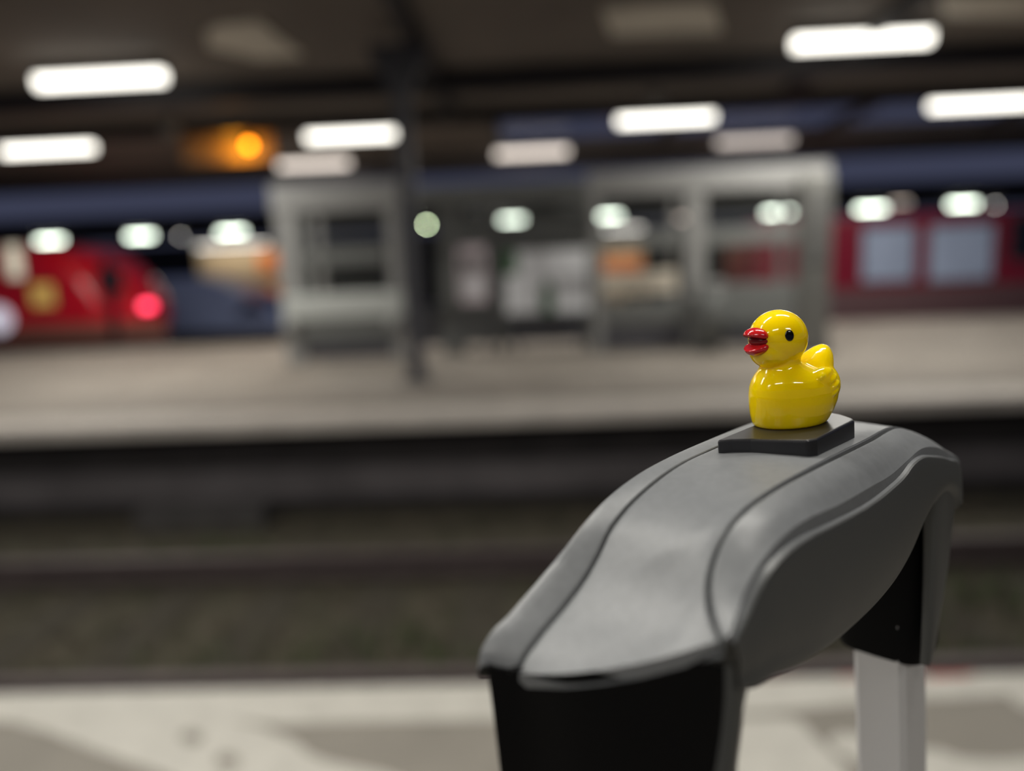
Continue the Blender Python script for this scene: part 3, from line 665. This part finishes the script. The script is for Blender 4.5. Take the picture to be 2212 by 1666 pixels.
def superr(cx, cy, z, hx, hy, n=28, e=3.5):
    r = []
    for i in range(n):
        t = 2*math.pi*i/n; c, s = math.cos(t), math.sin(t)
        r.append(Vector((cx+hx*math.copysign(abs(c)**(2/e), c), cy+hy*math.copysign(abs(s)**(2/e), s), z)))
    return r
# grey strip along the near leg
rg = []
for z, o_, i_ in ((-13,-35.3,-31.0),(-16,-35.4,-31.0),(-18.3,-35.6,-31.2),(-19.8,-35.8,-32.0),(-22,-36.2,-32.6),(-25,-36.8,-33.4),(-36,-38.6,-35.6),(-47,-40.4,-37.8)):
    rg.append(superr((o_+i_)/2, 9.9-(-z-16)*.03, z, (i_-o_)/2, 1.2, e=2.6))
hpart(MB().loft(rg), 'leg_shell', M_GRIPS)
# far leg: black core and grey side shell
rg = []
for z, s in ((-13,1.0),(-20,1.0),(-30,.985),(-40,.965),(-45.4,.95),(-46.8,.91),(-47.2,.84)):
    rg.append([p for p in superr(37.0, 0.6, z, 6.4*s, 7.9*s, e=4)])
o = hpart(MB().loft(rg), 'handle_leg', M_BLACK); o['label'] = 'black tapering leg at the far end'
rg = []
for z, i_, o_, b0, b1 in ((-13,28,38.2,8.2,11.5),(-18,28.5,38.8,8.2,11.3),(-24,28.6,38.0,8.2,10.9),(-29.5,28.8,37.4,8.2,10.6),(-36,29,35.0,8.2,10.2),(-42,29,32.2,8.2,9.9),(-44.5,29,30.6,8.2,9.7)):
    rg.append(superr((o_+i_)/2, (b0+b1)/2, z, (o_-i_)/2, (b1-b0)/2, e=3))
hpart(MB().loft(rg), 'leg_shell', M_GRIPS)
# tubes: slightly spread towards the case
TL = 560.0
for cx, cy, hx, hy, dx in ((37.2, .9, 6.0, 4.3, .05), (-39.0, -.6, 6.0, 4.3, .0)):
    rg = []
    for z in (-40, -46, -100, -TL):
        zz = -z-46; ox = cx+dx*min(zz, 60)
        c = .9
        rg.append([Vector((ox+x, cy+y, z)) for x, y in ((-hx+c,-hy),(hx-c,-hy),(hx,-hy+c),(hx,hy-c),(hx-c,hy),(-hx+c,hy),(-hx,hy-c),(-hx,-hy+c))])
    hpart(MB().loft(rg), 'telescopic_tube', M_TUBE, False)
# release button
bp = [(-8.9,-5.0),(-8.3,-5.2),(10,-5.3),(11.3,-4.2),(11.6,3.4),(10.7,4.9),(9.6,5.5),(-2.6,5.6),(-3.8,4.8),(-4.6,2.2),(-5.2,-1.0),(-6.6,-3.2),(-8.6,-4.7)]
bp = [(-9.0,-4.9),(-8.4,-5.3),(13,-5.3),(14.6,-4.2),(13.0,2.4),(10.9,4.9),(9.8,5.5),(-2.4,5.5),(-3.7,4.9),(-5.3,1.4),(-6.4,-1.6),(-7.6,-3.6)]
hpart(MB().prismz([(x, y) for x, y in bp], -3.2, 0.30), 'release_button', M_BUTTON, False, bevel=.35)
# case body standing on the platform below the handle (upright)
zt = (HM @ Vector((0, 0, -520))).z
fw = A.copy(); fw.z = 0; fw.normalize(); ang = math.atan2(fw.y, fw.x)
cp = HM @ Vector((0, 0, -520)); BM = Matrix.Translation((cp.x, cp.y, 0)) @ Matrix.Rotation(ang, 4, 'Z')
def cpartw(mb, name, m, bevel=0.0): 
    o = hpart(mb, name, m, False, BM); 
    if bevel:
        b = o.modifiers.new('bevel', 'BEVEL'); b.width = bevel; b.segments = 4; b.limit_method = 'ANGLE'
    return o
cpartw(MB().box(-.18,.18,-.04,.19,.055,zt+.02), 'case_body', M_CASE, .03)
for k in range(5): cpartw(MB().box(-.14+k*.062,-.115+k*.062,.185,.196,.10,zt-.04), 'case_rib', M_CASE, .004)
for sx in (-.14,.14):
    for sy in (-.005,.155): cpartw(MB().cyl((sx,sy-.014,.028),(sx,sy+.014,.028),.028,18).cyl((sx,sy,.03),(sx,sy,.06),.01,8), 'wheel', M_WHEEL)

# ------------------------------------------------------------------ duck (millimetres; x forward, y its left, z up)
_dl = HM @ Vector((5.2, -1.5, .30)); _ta = math.radians(20)
_df = -(math.cos(_ta)*A + math.sin(_ta)*B); _dy = U.cross(_df)
DM = Matrix(((_df.x,_dy.x,U.x,_dl.x),(_df.y,_dy.y,U.y,_dl.y),(_df.z,_dy.z,U.z,_dl.z),(0,0,0,1))) @ Matrix.Scale(0.00102, 4)
duck = empty('toy_duck'); duck.location = DM.translation
tag(duck, 'small glossy yellow toy duck with red bill standing on black button', 'toy duck')
def dpart(me, name, m, parent=duck):
    me.transform(Matrix.Translation(-duck.location) @ DM)
    me.materials.clear(); me.materials.append(m)
    me.polygons.foreach_set('use_smooth', [True]*len(me.polygons))
    o = bpy.data.objects.new(name, me); COL.objects.link(o); o.parent = parent; return o
db = MB()
prof = [(0,5.25,4.0,.25),(.15,5.5,4.2,.2),(.6,5.75,4.4,.1),(1.6,6.2,4.7,-.15),(3,6.6,4.95,-.45),(4.4,6.75,5.0,-.6),(5.4,6.5,4.85,-.5),(6.3,5.9,4.5,-.2),(7.0,5.1,4.0,.2),(7.6,4.1,3.4,.7),(8.1,3.2,2.9,1.3),(8.6,2.75,2.6,1.7),(9.2,2.9,2.7,1.9),(10,3.2,3,2.0)]
db.loft([[Vector((cx+a*math.cos(t), b*math.sin(t), z)) for t in [2*math.pi*i/48 for i in range(48)]] for z, a, b, cx in prof])
HX, HZ = 2.05, 12.05
db.ell((HX,0,HZ), (3.92,3.85,3.9), 40, 28)
db.ell((HX+.9,0,HZ-1.5), (3.25,3.05,2.6), 32, 22)
# tail
tl = []
for x, z, r, ry in ((-1.5,4.6,3.4,3.6),(-3.0,5.9,3.0,3.3),(-4.4,7.3,2.5,2.9),(-5.5,8.5,1.9,2.2),(-6.2,9.3,1.35,1.55),(-6.6,9.9,.75,.85),(-6.75,10.15,.15,.15)):
    d = Vector((-.62,0,.78)); n = Vector((.78,0,.62))
    tl.append([Vector((x,0,z))+n*(r*math.cos(t))+Vector((0,1,0))*(ry*math.sin(t)) for t in [2*math.pi*i/32 for i in range(32)]])
db.loft(tl)
db.ell((-4.0,0,5.0), (3.3,4.1,3.5), 32, 22)
# wings with feather bumps
for s in (-1, 1):
    R1 = Matrix.Rotation(math.radians(28), 3, 'Y')
    db.ell((-1.6, s*3.5, 5.6), (3.0,1.25,2.0), 32, 22, R1)
    for x, z, rx, rz, y in ((-2.3,6.9,1.5,.5,3.6),(-2.9,6.0,1.6,.46,3.9),(-3.3,5.15,1.5,.44,4.0),(-3.3,4.3,1.3,.42,4.0),(-1.1,6.7,1.1,.46,3.85)):
        db.ell((x, s*y, z), (rx,.95,rz), 24, 16, R1)
me = db.mesh('duck_body', M_DUCK)
tmp = bpy.data.objects.new('tmp_remesh', me); COL.objects.link(tmp)
rm = tmp.modifiers.new('r', 'REMESH'); rm.mode = 'VOXEL'; rm.voxel_size = 0.15; rm.adaptivity = 0
sm = tmp.modifiers.new('s', 'SMOOTH'); sm.factor = 0.5; sm.iterations = 10
dg = bpy.context.evaluated_depsgraph_get(); ev = tmp.evaluated_get(dg)
me2 = bpy.data.meshes.new_from_object(ev); bpy.data.objects.remove(tmp)
for v in me2.vertices:
    if v.co.z < 0: v.co.z = 0
me2.name = 'duck_body'
dpart(me2, 'body', M_DUCK)
# bill: two open lips
def lip(sgn, name, cz, tilt):
    R2 = Matrix.Rotation(math.radians(tilt), 3, 'Y')
    mb = MB().ell((0,0,0), (1.65,1.9,1.2), 28, 18)
    vs = []
    for (x, y, z) in mb.v:
        z2 = z
        if z*sgn < 0: z2 = z*.42                      # flat inner face
        if z*sgn < 0 and x > -.2: z2 += sgn*.32*max(0, 1-(y/1.7)**2)*max(0, 1-((x-.7)/1.3)**2)   # hollow mouth
        vs.append(Vector((4.75,0,cz))+R2@Vector((x+1.2, y*(1-.08*max(0,x)), z2+sgn*.42)))
    mb.v = [tuple(v) for v in vs]
    return dpart(mb.mesh(name, M_BILL), name, M_BILL)
lip(1, 'upper_bill', 12.15, -7)
lip(-1, 'lower_bill', 12.05, 14)
dpart(MB().ell((5.15,0,12.08), (1.2,1.85,.95), 20, 14).mesh('mouth', M_BILL), 'mouth', mat('shaded_mouth_red', srgb(120,14,20), .3))  # darker red paints the shade between the lips
for s in (-1, 1):
    ph = math.radians(69); el = math.radians(10)
    n = Vector((math.cos(el)*math.cos(ph), s*math.cos(el)*math.sin(ph), math.sin(el)))
    rot = n.to_track_quat('Z', 'Y').to_matrix()
    up2 = rot.inverted() @ Vector((0,0,1)); a = math.atan2(up2.y, up2.x)
    rot = rot @ Matrix.Rotation(a, 3, 'Z')
    c = Vector((HX,0,HZ))+Vector((n.x*3.90, n.y*3.80, n.z*3.85))
    dpart(MB().ell(c, (.76,.60,.16), 24, 12, rot).mesh('eye', M_EYE), 'eye', M_EYE)
